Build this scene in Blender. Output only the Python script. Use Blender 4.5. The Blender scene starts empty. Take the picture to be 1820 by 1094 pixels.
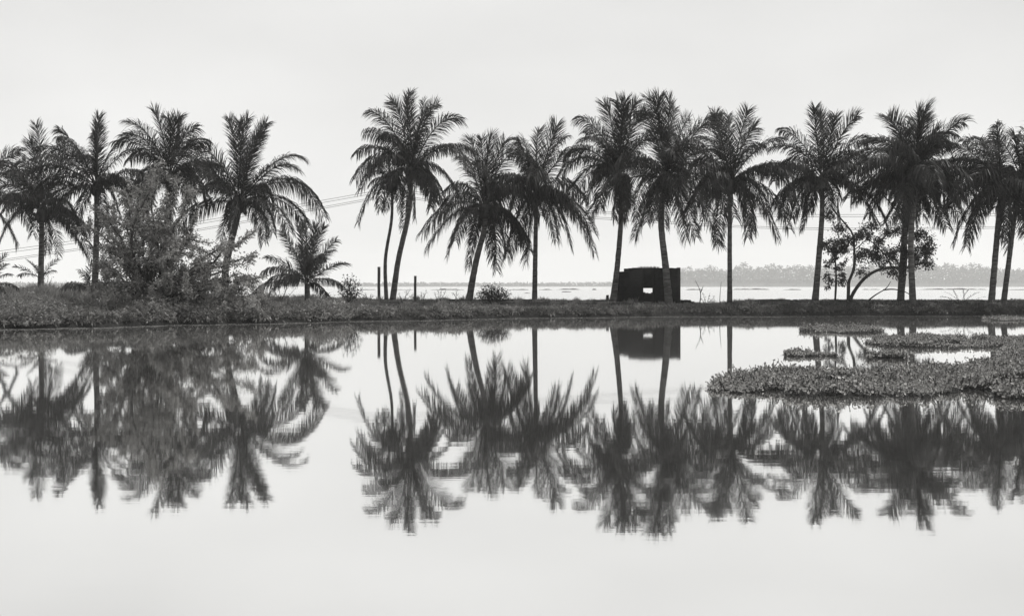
import bpy, math, random
import numpy as np
from math import radians as R

# ------------------------------------------------------------------ camera, sky, sun
F = 2000.0          # focal length in photo pixels (1820 wide)
CX, HY = 910.0, 508.0
EYE = 1.65
sc = bpy.context.scene
C = sc.collection
cam = bpy.data.cameras.new('camera'); co = bpy.data.objects.new('camera', cam); C.objects.link(co)
cam.sensor_width = 36.0; cam.lens = 36.0 * F / 1820.0
cam.shift_y = -(547.0 - HY) / 1820.0
cam.clip_start = 0.1; cam.clip_end = 20000
co.location = (0, 0, EYE); co.rotation_euler = (R(90), 0, 0)
sc.camera = co
sc.view_settings.view_transform = 'Standard'; sc.view_settings.look = 'None'
sc.view_settings.exposure = 0.0; sc.view_settings.gamma = 1.0
sc.cycles.max_bounces = 12; sc.cycles.volume_bounces = 10; sc.cycles.diffuse_bounces = 3
sc.cycles.transparent_max_bounces = 8
SUN_EL, SUN_AZ = 58.0, 72.0      # azimuth measured from +Y (away from camera) towards +X

w = bpy.data.worlds.new('World'); sc.world = w; w.use_nodes = True
nt = w.node_tree; nt.nodes.clear()
def N(nt, t, **k):
    n = nt.nodes.new(t)
    for a, b in k.items(): setattr(n, a, b)
    return n
def lk(nt, a, b): nt.links.new(a, b)
sky = N(nt, 'ShaderNodeTexSky', sky_type='NISHITA', sun_disc=False)
sky.sun_elevation = R(SUN_EL); sky.sun_rotation = R(SUN_AZ)
sky.air_density = 1.0; sky.dust_density = 4.0; sky.ozone_density = 1.0
bw = N(nt, 'ShaderNodeRGBToBW'); lk(nt, sky.outputs[0], bw.inputs[0])
m1 = N(nt, 'ShaderNodeMath', operation='MULTIPLY_ADD'); m1.inputs[1].default_value = 0.05; m1.inputs[2].default_value = 7.3
lk(nt, bw.outputs[0], m1.inputs[0])
mn = N(nt, 'ShaderNodeMath', operation='MINIMUM'); mn.inputs[1].default_value = 8.6
lk(nt, m1.outputs[0], mn.inputs[0])
tc = N(nt, 'ShaderNodeTexCoord'); mp = N(nt, 'ShaderNodeMapping'); mp.inputs['Scale'].default_value = (1.0, 1.0, 2.6)
lk(nt, tc.outputs['Generated'], mp.inputs[0])
nz = N(nt, 'ShaderNodeTexNoise'); nz.inputs['Scale'].default_value = 2.2; nz.inputs['Detail'].default_value = 4; nz.inputs['Roughness'].default_value = 0.45
lk(nt, mp.outputs[0], nz.inputs[0])
mr = N(nt, 'ShaderNodeMapRange'); mr.inputs['From Min'].default_value = 0.35; mr.inputs['From Max'].default_value = 0.72
mr.inputs['To Min'].default_value = 0.93; mr.inputs['To Max'].default_value = 1.13
lk(nt, nz.outputs[0], mr.inputs[0])
m2 = N(nt, 'ShaderNodeMath', operation='MULTIPLY'); lk(nt, mn.outputs[0], m2.inputs[0]); lk(nt, mr.outputs[0], m2.inputs[1])
# a little brighter towards the horizon
sx = N(nt, 'ShaderNodeSeparateXYZ'); lk(nt, tc.outputs['Generated'], sx.inputs[0])
hz_ = N(nt, 'ShaderNodeMapRange'); hz_.interpolation_type = 'SMOOTHSTEP'; hz_.inputs['From Min'].default_value = 0; hz_.inputs['From Max'].default_value = .32
hz_.inputs['To Min'].default_value = 1.15; hz_.inputs['To Max'].default_value = 1.0; lk(nt, sx.outputs[2], hz_.inputs[0])
m3 = N(nt, 'ShaderNodeMath', operation='MULTIPLY'); lk(nt, m2.outputs[0], m3.inputs[0]); lk(nt, hz_.outputs[0], m3.inputs[1]); m2 = m3
cc = N(nt, 'ShaderNodeMix', data_type='RGBA', blend_type='MULTIPLY'); cc.inputs[0].default_value = 1
lk(nt, m2.outputs[0], cc.inputs[6]); cc.inputs[7].default_value = (1.0, 0.998, 0.985, 1)
bg = N(nt, 'ShaderNodeBackground'); bg.inputs[1].default_value = 0.1
lk(nt, cc.outputs[2], bg.inputs[0]); ow = N(nt, 'ShaderNodeOutputWorld'); lk(nt, bg.outputs[0], ow.inputs[0])

sl = bpy.data.lights.new('sun', 'SUN'); so = bpy.data.objects.new('sun', sl); C.objects.link(so)
sl.energy = 2.6; sl.angle = R(5); sl.color = (1.0, 0.985, 0.96)
so.location = (30, 40, 60)
from mathutils import Vector
sd = Vector((math.cos(R(SUN_EL))*math.sin(R(SUN_AZ)), math.cos(R(SUN_EL))*math.cos(R(SUN_AZ)), math.sin(R(SUN_EL))))
so.rotation_euler = (-sd).to_track_quat('-Z', 'Y').to_euler()

# ------------------------------------------------------------------ helpers
def P(px, py, Y): return np.array([(px-CX)/F*Y, Y, EYE-(py-HY)/F*Y])
def interp(x, t): return np.interp(x, [a for a, b in t], [b for a, b in t])
def nrm(v): return v/np.maximum(np.linalg.norm(v, axis=-1, keepdims=True), 1e-9)
UP = np.array([0., 0., 1.])

def make_mesh(name, V, Fc, m, parent=None, base=None, smooth=False):
    V = np.asarray(V, float)
    if base is not None: V = V - np.asarray(base)
    me = bpy.data.meshes.new(name)
    Fc = np.asarray(Fc, dtype=np.int32)
    k = Fc.shape[1]
    me.vertices.add(len(V)); me.vertices.foreach_set('co', V.astype(np.float32).ravel())
    me.loops.add(Fc.size); me.loops.foreach_set('vertex_index', Fc.ravel())
    me.polygons.add(len(Fc)); me.polygons.foreach_set('loop_start', np.arange(0, Fc.size, k, dtype=np.int32))
    me.polygons.foreach_set('loop_total', np.full(len(Fc), k, dtype=np.int32))
    if smooth: me.polygons.foreach_set('use_smooth', np.ones(len(Fc), dtype=bool))
    me.update(calc_edges=True); me.validate()
    me.materials.append(m)
    o = bpy.data.objects.new(name, me); C.objects.link(o)
    if parent is not None: o.parent = parent
    elif base is not None: o.location = tuple(base)
    return o
def soup(name, Q, m, parent=None, base=None):
    Q = np.concatenate(Q) if isinstance(Q, list) else Q
    return make_mesh(name, Q.reshape(-1, 3), np.arange(Q.shape[0]*Q.shape[1]).reshape(-1, Q.shape[1]), m, parent, base)
def thing(name, loc, label, cat, group=None):
    o = bpy.data.objects.new(name, None); C.objects.link(o); o.location = tuple(loc); o.empty_display_size = 0.3
    tag(o, label, cat, group); return o
def tag(o, label=None, cat=None, group=None, kind=None):
    if label: o['label'] = label
    if cat: o['category'] = cat
    if group: o['group'] = group
    if kind: o['kind'] = kind
    return o
def spline(pts, n):
    p = np.asarray(pts, float); p = np.vstack([2*p[0]-p[1], p, 2*p[-1]-p[-2]])
    out = []
    segs = len(p)-3
    for t in np.linspace(0, segs, n):
        i = min(int(t), segs-1); u = t-i
        a, b, c, d = p[i:i+4]
        out.append(0.5*((2*b)+(-a+c)*u+(2*a-5*b+4*c-d)*u*u+(-a+3*b-3*c+d)*u**3))
    return np.array(out)
def tube(pts, rad, k=8, rng=None, rough=0.0):
    """closed tube as vertices and quads"""
    pts = np.asarray(pts); n = len(pts); rad = np.broadcast_to(rad, (n,)).astype(float)
    T = nrm(np.gradient(pts, axis=0))
    ref = np.array([0.0, 1.0, 0.0]) if abs(T[0][1]) < 0.9 else np.array([1.0, 0, 0])
    A = nrm(np.cross(T, ref)); B = np.cross(T, A)
    th = np.linspace(0, 2*np.pi, k, endpoint=False)
    ring = (A[:, None]*np.cos(th)[None, :, None] + B[:, None]*np.sin(th)[None, :, None])
    r = rad[:, None, None]*np.ones((n, k, 1))
    if rng is not None: r = r*(1+rough*rng.standard_normal((n, k, 1)))
    V = (pts[:, None]+ring*r).reshape(-1, 3)
    Fc = []
    for i in range(n-1):
        for j in range(k):
            Fc.append((i*k+j, i*k+(j+1) % k, (i+1)*k+(j+1) % k, (i+1)*k+j))
    c0 = len(V); V = np.vstack([V, pts[0], pts[-1]])
    for j in range(0, k, 2):
        Fc.append((c0, (j+2) % k, (j+1) % k, j)); e = (n-1)*k
        Fc.append((c0+1, e+j, e+(j+1) % k, e+(j+2) % k))
    return V, Fc
def join(parts):
    Vs, Fs, o = [], [], 0
    for V, Fc in parts:
        Vs.append(V); Fs.append(np.asarray(Fc)+o); o += len(V)
    return np.vstack(Vs), np.vstack(Fs)
def box(x0, x1, y0, y1, z0, z1):
    V = np.array([(x, y, z) for z in (z0, z1) for y in (y0, y1) for x in (x0, x1)], float)
    return V, [(0, 2, 3, 1), (4, 5, 7, 6), (0, 1, 5, 4), (2, 6, 7, 3), (0, 4, 6, 2), (1, 3, 7, 5)]

# ------------------------------------------------------------------ materials (a monochrome, faintly warm world)
def grey(v): return (v, v*0.985, v*0.955, 1)
def mat(name, a, b, scale=4.0, rough=0.7, trans=0.0, bump=0.0, bscale=20.0, spec=0.3, stretch=(1, 1, 1), lo=0.35, hi=0.65):
    m = bpy.data.materials.new(name); m.use_nodes = True; t = m.node_tree; t.nodes.clear()
    tcn = N(t, 'ShaderNodeTexCoord'); mpn = N(t, 'ShaderNodeMapping'); mpn.inputs['Scale'].default_value = stretch
    lk(t, tcn.outputs['Object'], mpn.inputs[0])
    n1 = N(t, 'ShaderNodeTexNoise'); n1.inputs['Scale'].default_value = scale; n1.inputs['Detail'].default_value = 6
    n1.inputs['Roughness'].default_value = 0.65
    lk(t, mpn.outputs[0], n1.inputs[0])
    cr = N(t, 'ShaderNodeValToRGB'); cr.color_ramp.elements[0].color = grey(a); cr.color_ramp.elements[1].color = grey(b)
    cr.color_ramp.elements[0].position = lo; cr.color_ramp.elements[1].position = hi
    lk(t, n1.outputs[0], cr.inputs[0])
    p = N(t, 'ShaderNodeBsdfPrincipled'); p.inputs['Roughness'].default_value = rough
    p.inputs['Specular IOR Level'].default_value = spec
    lk(t, cr.outputs[0], p.inputs['Base Color'])
    out = N(t, 'ShaderNodeOutputMaterial')
    if bump:
        n2 = N(t, 'ShaderNodeTexNoise'); n2.inputs['Scale'].default_value = bscale; n2.inputs['Detail'].default_value = 5
        lk(t, mpn.outputs[0], n2.inputs[0])
        bn = N(t, 'ShaderNodeBump'); bn.inputs['Strength'].default_value = 1.0; bn.inputs['Distance'].default_value = bump
        lk(t, n2.outputs[0], bn.inputs['Height']); lk(t, bn.outputs[0], p.inputs['Normal'])
    if trans:
        tr = N(t, 'ShaderNodeBsdfTranslucent'); lk(t, cr.outputs[0], tr.inputs[0])
        mx = N(t, 'ShaderNodeMixShader'); mx.inputs[0].default_value = trans
        lk(t, p.outputs[0], mx.inputs[1]); lk(t, tr.outputs[0], mx.inputs[2]); lk(t, mx.outputs[0], out.inputs[0])
    else: lk(t, p.outputs[0], out.inputs[0])
    return m
M = dict(
    frond=mat('palm_leaf', .006, .042, 1.2, .45, .2, spec=.3),
    young=mat('young_palm_leaf', .03, .08, 1.5, .45, .25, spec=.35),
    trunk=mat('palm_bark', .02, .13, 2.2, .9, 0, .05, 9, stretch=(.8, .8, 5)),
    nut=mat('coconut_husk', .02, .05, 3, .6),
    bush=mat('bush_leaf', .06, .33, 3.0, .42, .25, spec=.45),
    dleaf=mat('dark_leaf', .022, .07, 2.0, .45, .2, spec=.4),
    bark=mat('rough_bark', .02, .05, 5, .9, 0, .02, 25),
    grass=mat('bank_grass_blade', .08, .34, .9, .6, .3, lo=.35, hi=.65),
    dgrass=mat('low_grass_blade', .025, .14, 1.5, .6, .3),
    herb=mat('bank_herb_leaf', .05, .32, 3.0, .45, .25, spec=.4),
    soil=mat('dark_soil', .010, .03, .8, .95, 0, .1, 4),
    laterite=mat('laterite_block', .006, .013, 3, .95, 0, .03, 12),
    wood=mat('weathered_post_wood', .03, .07, 4, .9, 0, .01, 30, stretch=(3, 3, .5)),
    hya=mat('hyacinth_leaf', .02, .62, 16.0, .5, .2, spec=.35, lo=.36, hi=.68),  # wide tone range paints leaf highlights and dark gaps into the colour
    weed=mat('lake_weed', .07, .14, .2, .8),
    litter=mat('floating_litter', .2, .5, 6, .6),
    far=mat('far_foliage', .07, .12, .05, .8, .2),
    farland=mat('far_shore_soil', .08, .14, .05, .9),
    wire=mat('cable_sheath', .10, .16, 1, .6),
)
# masonry courses: laterite blocks
def brickify(m):
    t = m.node_tree; p = [n for n in t.nodes if n.type == 'BSDF_PRINCIPLED'][0]
    tcn = [n for n in t.nodes if n.type == 'TEX_COORD'][0]
    mpn = N(t, 'ShaderNodeMapping'); mpn.inputs['Rotation'].default_value = (R(90), 0, 0); lk(t, tcn.outputs['Object'], mpn.inputs[0])
    br = N(t, 'ShaderNodeTexBrick'); br.inputs['Scale'].default_value = 1.0; br.inputs['Brick Width'].default_value = .42
    br.inputs['Row Height'].default_value = .2; br.inputs['Mortar Size'].default_value = .018
    br.inputs['Color1'].default_value = (1, 1, 1, 1); br.inputs['Color2'].default_value = (.7, .7, .7, 1); br.inputs['Mortar'].default_value = (0, 0, 0, 1)
    lk(t, mpn.outputs[0], br.inputs[0])
    old = p.inputs['Normal'].links[0].from_node
    b2 = N(t, 'ShaderNodeBump'); b2.inputs['Distance'].default_value = .03; lk(t, br.outputs[0], b2.inputs['Height'])
    lk(t, old.outputs[0], b2.inputs['Normal']); lk(t, b2.outputs[0], p.inputs['Normal'])
brickify(M['laterite'])

def water_mat(name, glossy, rough, layers, body=.05):
    """glossy surface over a murky body; layers = (scale xyz, noise scale, distance)"""
    m = bpy.data.materials.new(name); m.use_nodes = True; t = m.node_tree; t.nodes.clear()
    tcn = N(t, 'ShaderNodeTexCoord'); prev = None
    for (st, s, d) in layers:
        mpn = N(t, 'ShaderNodeMapping'); mpn.inputs['Scale'].default_value = st; lk(t, tcn.outputs['Object'], mpn.inputs[0])
        n = N(t, 'ShaderNodeTexNoise'); n.inputs['Scale'].default_value = s; n.inputs['Detail'].default_value = 3
        n.inputs['Roughness'].default_value = .5; lk(t, mpn.outputs[0], n.inputs[0])
        b = N(t, 'ShaderNodeBump'); b.inputs['Distance'].default_value = d; lk(t, n.outputs[0], b.inputs['Height'])
        if prev: lk(t, prev.outputs[0], b.inputs['Normal'])
        prev = b
    g = N(t, 'ShaderNodeBsdfGlossy'); g.inputs['Roughness'].default_value = rough; g.inputs[0].default_value = (.985, .985, .98, 1)
    d = N(t, 'ShaderNodeBsdfDiffuse'); d.inputs[0].default_value = grey(body)
    if prev: lk(t, prev.outputs[0], g.inputs['Normal'])
    mx = N(t, 'ShaderNodeMixShader'); mx.inputs[0].default_value = glossy
    lk(t, d.outputs[0], mx.inputs[1]); lk(t, g.outputs[0], mx.inputs[2])
    out = N(t, 'ShaderNodeOutputMaterial'); lk(t, mx.outputs[0], out.inputs[0]); return m
M['pond'] = water_mat('pond_water', .955, .028, [((.25, 1.6, 1), 2.6, .0004), ((.5, 1.2, 1), .30, .00028)], .35)
M['lake'] = water_mat('lake_water', .96, .22, [((.4, 1, 1), 1.2, .25)], .35)

# ------------------------------------------------------------------ terrain
YW = [(-900, 37), (0, 42.3), (300, 47), (600, 51.8), (900, 57), (1150, 60.6), (1500, 61.8), (1820, 62.5), (2700, 64)]
YR = [(-900, 58), (0, 60), (300, 60), (450, 63), (600, 66), (700, 68), (900, 66.4), (1820, 66.4), (2700, 68)]
YB = [(-900, 84), (0, 84), (600, 80), (760, 77), (900, 71.5), (1820, 70.5), (2700, 72)]
ZR = [(-900, 1.3), (0, 1.22), (150, 1.3), (300, 1.02), (450, .86), (600, .75), (700, .70), (900, .73), (1130, .66), (1220, .56), (1290, .58), (1340, .74), (1820, .72), (2700, .7)]
def yw(u):
    return interp(u, YW) + .35*np.sin(u*.021+1)+.22*np.sin(u*.063)+.12*np.sin(u*.17+2)
def ground(u, Y):
    u = np.asarray(u, float); Y = np.asarray(Y, float)
    a, r, b, z = yw(u), interp(u, YR), interp(u, YB), interp(u, ZR)
    s = Y-a
    lip = .30
    h = np.where(s < 0, s*.9, np.where(s < .7, lip*np.sqrt(np.clip(s, 0, 1)/.7), lip+(z-lip)*np.clip((s-.7)/np.maximum(r-a-.7, .5), 0, 1)**.85))
    h = np.where(Y > r, z, h)
    h = np.where(Y > b, z-(Y-b)*.8, h)
    return h + (s > 1)*(.035*np.sin(u*.09+Y*1.3)+.03*np.sin(u*.037-Y*.7))
def ground_xy(x, Y): return ground(CX+F*x/Y, Y)

us = np.arange(-900, 2701, 8.0); ts = np.concatenate([np.linspace(-1.6, 1, 14), np.linspace(1.3, 45, 70)])
U, S = np.meshgrid(us, ts, indexing='ij')
span = (interp(U, YB)+3.2-yw(U))/45.0
YY = yw(U)+np.where(S > 1, 1+(S-1)*span, S)
XX = (U-CX)/F*YY
V = np.stack([XX, YY, np.maximum(ground(U, YY), -1.4)], -1).reshape(-1, 3)
nu, ns = U.shape
idx = np.arange(nu*ns).reshape(nu, ns)
Fc = np.stack([idx[:-1, :-1], idx[1:, :-1], idx[1:, 1:], idx[:-1, 1:]], -1).reshape(-1, 4)
tag(make_mesh('earth_bank', V, Fc, M['soil'], smooth=True), kind='structure')
# bed under all water
def sheet(name, pts, z, m):
    o = make_mesh(name, [(x, y, z) for x, y in pts], [tuple(range(len(pts)))], m); return tag(o, kind='structure')
sheet('ground', [(-2200, -120), (2200, -120), (2200, 2420), (-2200, 2420)], -1.5, M['soil'])
# pond in front of the bank, lake behind it; the two sheets meet inside the bank
mid = [((u-CX)/F*y, y) for u in np.arange(-900, 2701, 100.) for y in [float(interp(u, YR))]]
yl, yr_ = mid[0][1], mid[-1][1]
Vp, Fp, Vl, Fl = [], [], [], []
ml = [(-2200, yl)]+mid+[(2200, yr_)]
for i, (x, y) in enumerate(ml):
    Vp += [(x, -120, 0), (x, y, 0)]; Vl += [(x, y, 0), (x, 2320, 0)]
    if i: Fp.append((2*i-2, 2*i, 2*i+1, 2*i-1)); Fl.append((2*i-2, 2*i, 2*i+1, 2*i-1))
tag(make_mesh('pond_water', Vp, Fp, M['pond']), kind='structure')
tag(make_mesh('lake_water', Vl, Fl, M['lake']), kind='structure')

# ------------------------------------------------------------------ leaves, blades
def leaf_quads(p, d, side, L, W, bend=0.0):
    """diamond-ish leaves: p base (n,3), d direction, side vector, L, W"""
    L = np.asarray(L)[:, None]; W = np.asarray(W)[:, None]
    a = p; b = p+d*L*.45+side*W*.5; c = p+d*L+np.array([0, 0, -1.])*L*bend; e = p+d*L*.45-side*W*.5
    return np.stack([a, b, c, e], 1)
def rand_dirs(rng, n, zmin=-1.0, zmax=1.0):
    z = rng.uniform(zmin, zmax, n); a = rng.uniform(0, 2*np.pi, n); r = np.sqrt(np.clip(1-z*z, 0, 1))
    return np.stack([r*np.cos(a), r*np.sin(a), z], 1)
def blades(rng, x, Y, h, wd, lean=.4, z=None):
    n = len(x); z0 = ground_xy(x, Y) if z is None else z
    p = np.stack([x, Y, z0-.03], 1)
    l = rng.normal(0, lean, (n, 2)); d1 = nrm(np.stack([l[:, 0]*.5, l[:, 1]*.5, np.ones(n)], 1)); d2 = nrm(np.stack([l[:, 0]*1.6, l[:, 1]*1.6, np.ones(n)*.75], 1))
    a = rng.uniform(0, 2*np.pi, n); sd_ = np.stack([np.cos(a), np.sin(a), np.zeros(n)], 1)*(wd/2)
    h = np.asarray(h)[:, None]
    m_ = p+d1*h*.55; t_ = m_+d2*h*.45
    q1 = np.stack([p-sd_, p+sd_, m_+sd_*.8, m_-sd_*.8], 1); q2 = np.stack([m_-sd_*.8, m_+sd_*.8, t_+sd_*.1, t_-sd_*.1], 1)
    return np.concatenate([q1, q2])

# ------------------------------------------------------------------ coconut palms
def frond(rng, c, tip, arch, lmax, nl, g, wd=.038, stiff=1.0):
    tip = c+(tip-c)*(np.array([.97, .92, .87]) if tip[2] < c[2]-.3 else np.array([1.0, .95, .95])); chord = np.linalg.norm(tip-c)
    dv = tip-c; el = math.degrees(math.atan2(dv[2], math.hypot(dv[0], dv[1])+1e-6))
    kk = np.clip((el-5)/30, 0, 1)
    mA = (c+tip)/2+UP*arch*chord+dv*np.array([.05, .05, 0])          # drooping: out, then over and down
    mB = c+np.array([dv[0]*.40, dv[1]*.40, dv[2]*.66+arch*chord*.5])    # upright: up first, tip curling outwards
    mid_ = mA*(1-kk)+mB*kk
    curl = stiff*chord*rng.uniform(.08, .22)*float(np.clip((75-abs(el-15))/50, .15, 1)); cw = rng.normal(0, .06)*chord
    crv = UP*curl+np.array([cw, 0, 0])
    t = np.linspace(0, 1, 14)[:, None]
    rp = (1-t)**2*c+2*t*(1-t)*mid_+t*t*tip+crv*(t-t**4)
    rad = np.linspace(.035, .006, 14)*(lmax/.95)
    Vt, Ft = tube(rp, rad, 4)
    Qs = [Vt[np.asarray(Ft)]]
    nl = max(12, int(nl*(1-.2*float(np.clip((el-10)/40, 0, 1)))))
    tt = np.linspace(.10, .995, nl)
    tt = np.repeat(tt, 2)+rng.normal(0, .004, nl*2); tt = np.clip(tt, 0, 1)
    s = np.tile([1., -1.], nl)
    T1 = tt[:, None]
    p = (1-T1)**2*c+2*T1*(1-T1)*mid_+T1*T1*tip+crv*(T1-T1**4)
    T = nrm(2*(1-T1)*(mid_-c)+2*T1*(tip-mid_)+crv*(1-4*T1**3))
    kr = float(np.clip((el-25)/45, 0, .92)); kr = max(kr, float(np.clip((-el-35)/40, 0, .7)), rng.uniform(.15, .6))
    lmax = lmax*(1+.06*float(np.clip((5-el)/20, 0, 1)))*(1-.26*float(np.clip((-el-15)/30, 0, 1)))*(1-.2*float(np.clip((el-5)/50, 0, 1)))
    ref = nrm(UP*(1-kr)+kr*nrm(np.array([rng.normal(0, .6), rng.choice([-1, 1]), 0.]))+rng.normal(0, .12, 3))
    S = np.cross(T, ref); weak = np.linalg.norm(S, axis=1) < .25
    alt = np.cross(T, np.array([rng.normal(), rng.normal(), .0])+.1)
    S = nrm(np.where(weak[:, None], nrm(S+.3*nrm(alt)), nrm(S)))
    Nn = np.cross(S, T)
    ang = np.radians(26+14*float(np.clip((el-5)/50, 0, 1))+24*tt+rng.normal(0, 7, nl*2))
    vee = rng.normal(.25, .15, nl*2)
    d0 = nrm(S*s[:, None]*np.cos(ang)[:, None]+T*np.sin(ang)[:, None]+Nn*vee[:, None])
    L = lmax*np.clip(np.sin(np.pi*(.14+.71*tt)), 0, 1)**.6*rng.uniform(.75, 1.12, nl*2)
    gg = g*(.25+.75*np.hypot(T[:, 0], T[:, 1]))[:, None]*(.75+.5*rng.random())*rng.uniform(.85, 1.15, nl*2)[:, None]
    dn = np.array([0, 0, -1.])
    d1 = nrm(d0+gg*dn); d2 = nrm(d0+gg*2.3*dn)
    L = L[:, None]
    q1 = p+d0*L*.3; q2 = q1+d1*L*.36; q3 = q2+d2*L*.34
    wd = wd*(1-.14*float(np.clip((el-10)/40, 0, 1)))
    Wv = nrm(np.cross(d1, Nn+rng.normal(0, .5, (nl*2, 3))))*wd/2
    Wa, Wb, Wc = Wv*.7, Wv, Wv*.18
    Qs.append(np.stack([p-Wa, p+Wa, q1+Wb, q1-Wb], 1)); Qs.append(np.stack([q1-Wb, q1+Wb, q2+Wb*.85, q2-Wb*.85], 1))
    Qs.append(np.stack([q2-Wb*.85, q2+Wb*.85, q3+Wc, q3-Wc], 1))
    return np.concatenate(Qs)

def blob(rng, c, r, k=6, n=5):
    ph = np.linspace(0, np.pi, n); pts = [c+np.array([0, 0, r*1.15*math.cos(a)]) for a in ph]
    return tube(pts, [max(r*math.sin(a), .004) for a in ph], k)

def palm(seed, Y, crown, trunk, tips, L, rb, rt, label, fill=14, lmax=1.2, nl=80, young=False, group='coconut palms along the bank', cat='palm tree', gbase=None):
    rng = np.random.default_rng(seed)
    own = np.random.default_rng(seed*7+3); kL, kg, kw = own.uniform(.92, 1.16), own.uniform(.75, 1.3), own.uniform(.036, .046); lmax = lmax*kL
    c = P(crown[0], crown[1], Y)
    u0 = trunk[-1][0]
    base = P(u0, 535, Y); base[2] = float(ground(u0, Y))
    rt_name = 'young_coconut_palm' if young else 'coconut_palm'
    root = thing(rt_name, base, label, cat, group)
    pts = [base-np.array([0, 0, .25])]
    for (a, b) in reversed(trunk[:-1]): pts.append(P(a, b, Y))
    pts.append(c+np.array([0, 0, -.05]))
    sp = spline(pts, 46)
    tt = np.linspace(0, 1, 46)
    rad = rt+(rb-rt)*(1-tt)**1.6+.28*rb*np.exp(-tt*22)
    rad = rad*(1+.025*np.sin(np.arange(46)*2.1)); rad[-4:] *= 1.25
    Vt, Ft = tube(sp, rad, 10, rng, .02)
    make_mesh('trunk', Vt, Ft, M['trunk'], root, base, smooth=True)
    Q = []
    fm = M['young'] if young else M['frond']
    for (tx, ty) in tips:
        px_ = P(tx, ty, Y)-c; proj = math.hypot(px_[0], px_[2])
        dep = math.sqrt(max(0., (L*.97)**2-proj**2))*.75*rng.choice([-1, 1])
        tip = c+px_+np.array([0, dep, 0])
        el = math.degrees(math.atan2(px_[2], math.hypot(px_[0], dep)))
        arch = .05 if el > 68 else (.14 if el > 40 else (.24 if el > 5 else (.40 if el > -40 else .36)))
        arch *= rng.uniform(.75, 1.25)*(.5 if young else 1)
        g = .15 if el > 55 else (.55 if el > 20 else 1.5)
        if gbase: g *= gbase
        lm = lmax*(1.0 if proj > .75*L else .9)
        Q.append(frond(rng, c+rng.normal(0, .07, 3), tip, arch, lm, nl, g*kg*(.6 if young else 1), (.038 if young else kw), (.35 if young else 1.)))
    for i in range(fill):
        az = rng.choice([90, -90])+rng.normal(0, 48); el = [28, -10, 8, -24, 40, -34, 0, 18][i % 8]+rng.normal(0, 7)
        l = L*rng.uniform(.7, .95)
        tip = c+l*np.array([math.cos(R(az))*math.cos(R(el)), math.sin(R(az))*math.cos(R(el)), math.sin(R(el))])
        Q.append(frond(rng, c+rng.normal(0, .07, 3), tip, .05 if el > 60 else .25, lmax, nl, (.3 if el > 50 else 1.4)*kg, kw))
    for i in range(0 if young else int(seed % 3 > 0)):   # old fronds hanging by the trunk
        a_ = rng.uniform(0, 6.28); Q.append(frond(rng, c-UP*.15, c+L*rng.uniform(.45, .68)*np.array([.42*math.cos(a_), .42*math.sin(a_), -.9]), .22, lmax*.7, nl//2, .5))
    # the unopened spear leaf
    if not young: Q.append(frond(rng, c, c+np.array([rng.normal(0, .2), 0, L*.62]), .0, .25, 40, .1))
    soup('crown', Q, fm, root, base)
    if not young:
        nuts = []
        for k in range(4):
            a = rng.uniform(0, 2*np.pi); cc_ = c+np.array([.38*math.cos(a), .38*math.sin(a), -.35])
            for j in range(5): nuts.append(blob(rng, cc_+rng.normal(0, .13, 3), .125))
        nuts.append(blob(rng, c-UP*.35, .42, 8, 6))
        Vn, Fn = join(nuts); make_mesh('coconut_cluster', Vn, Fn, M['nut'], root, base, smooth=True)
    return root

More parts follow.
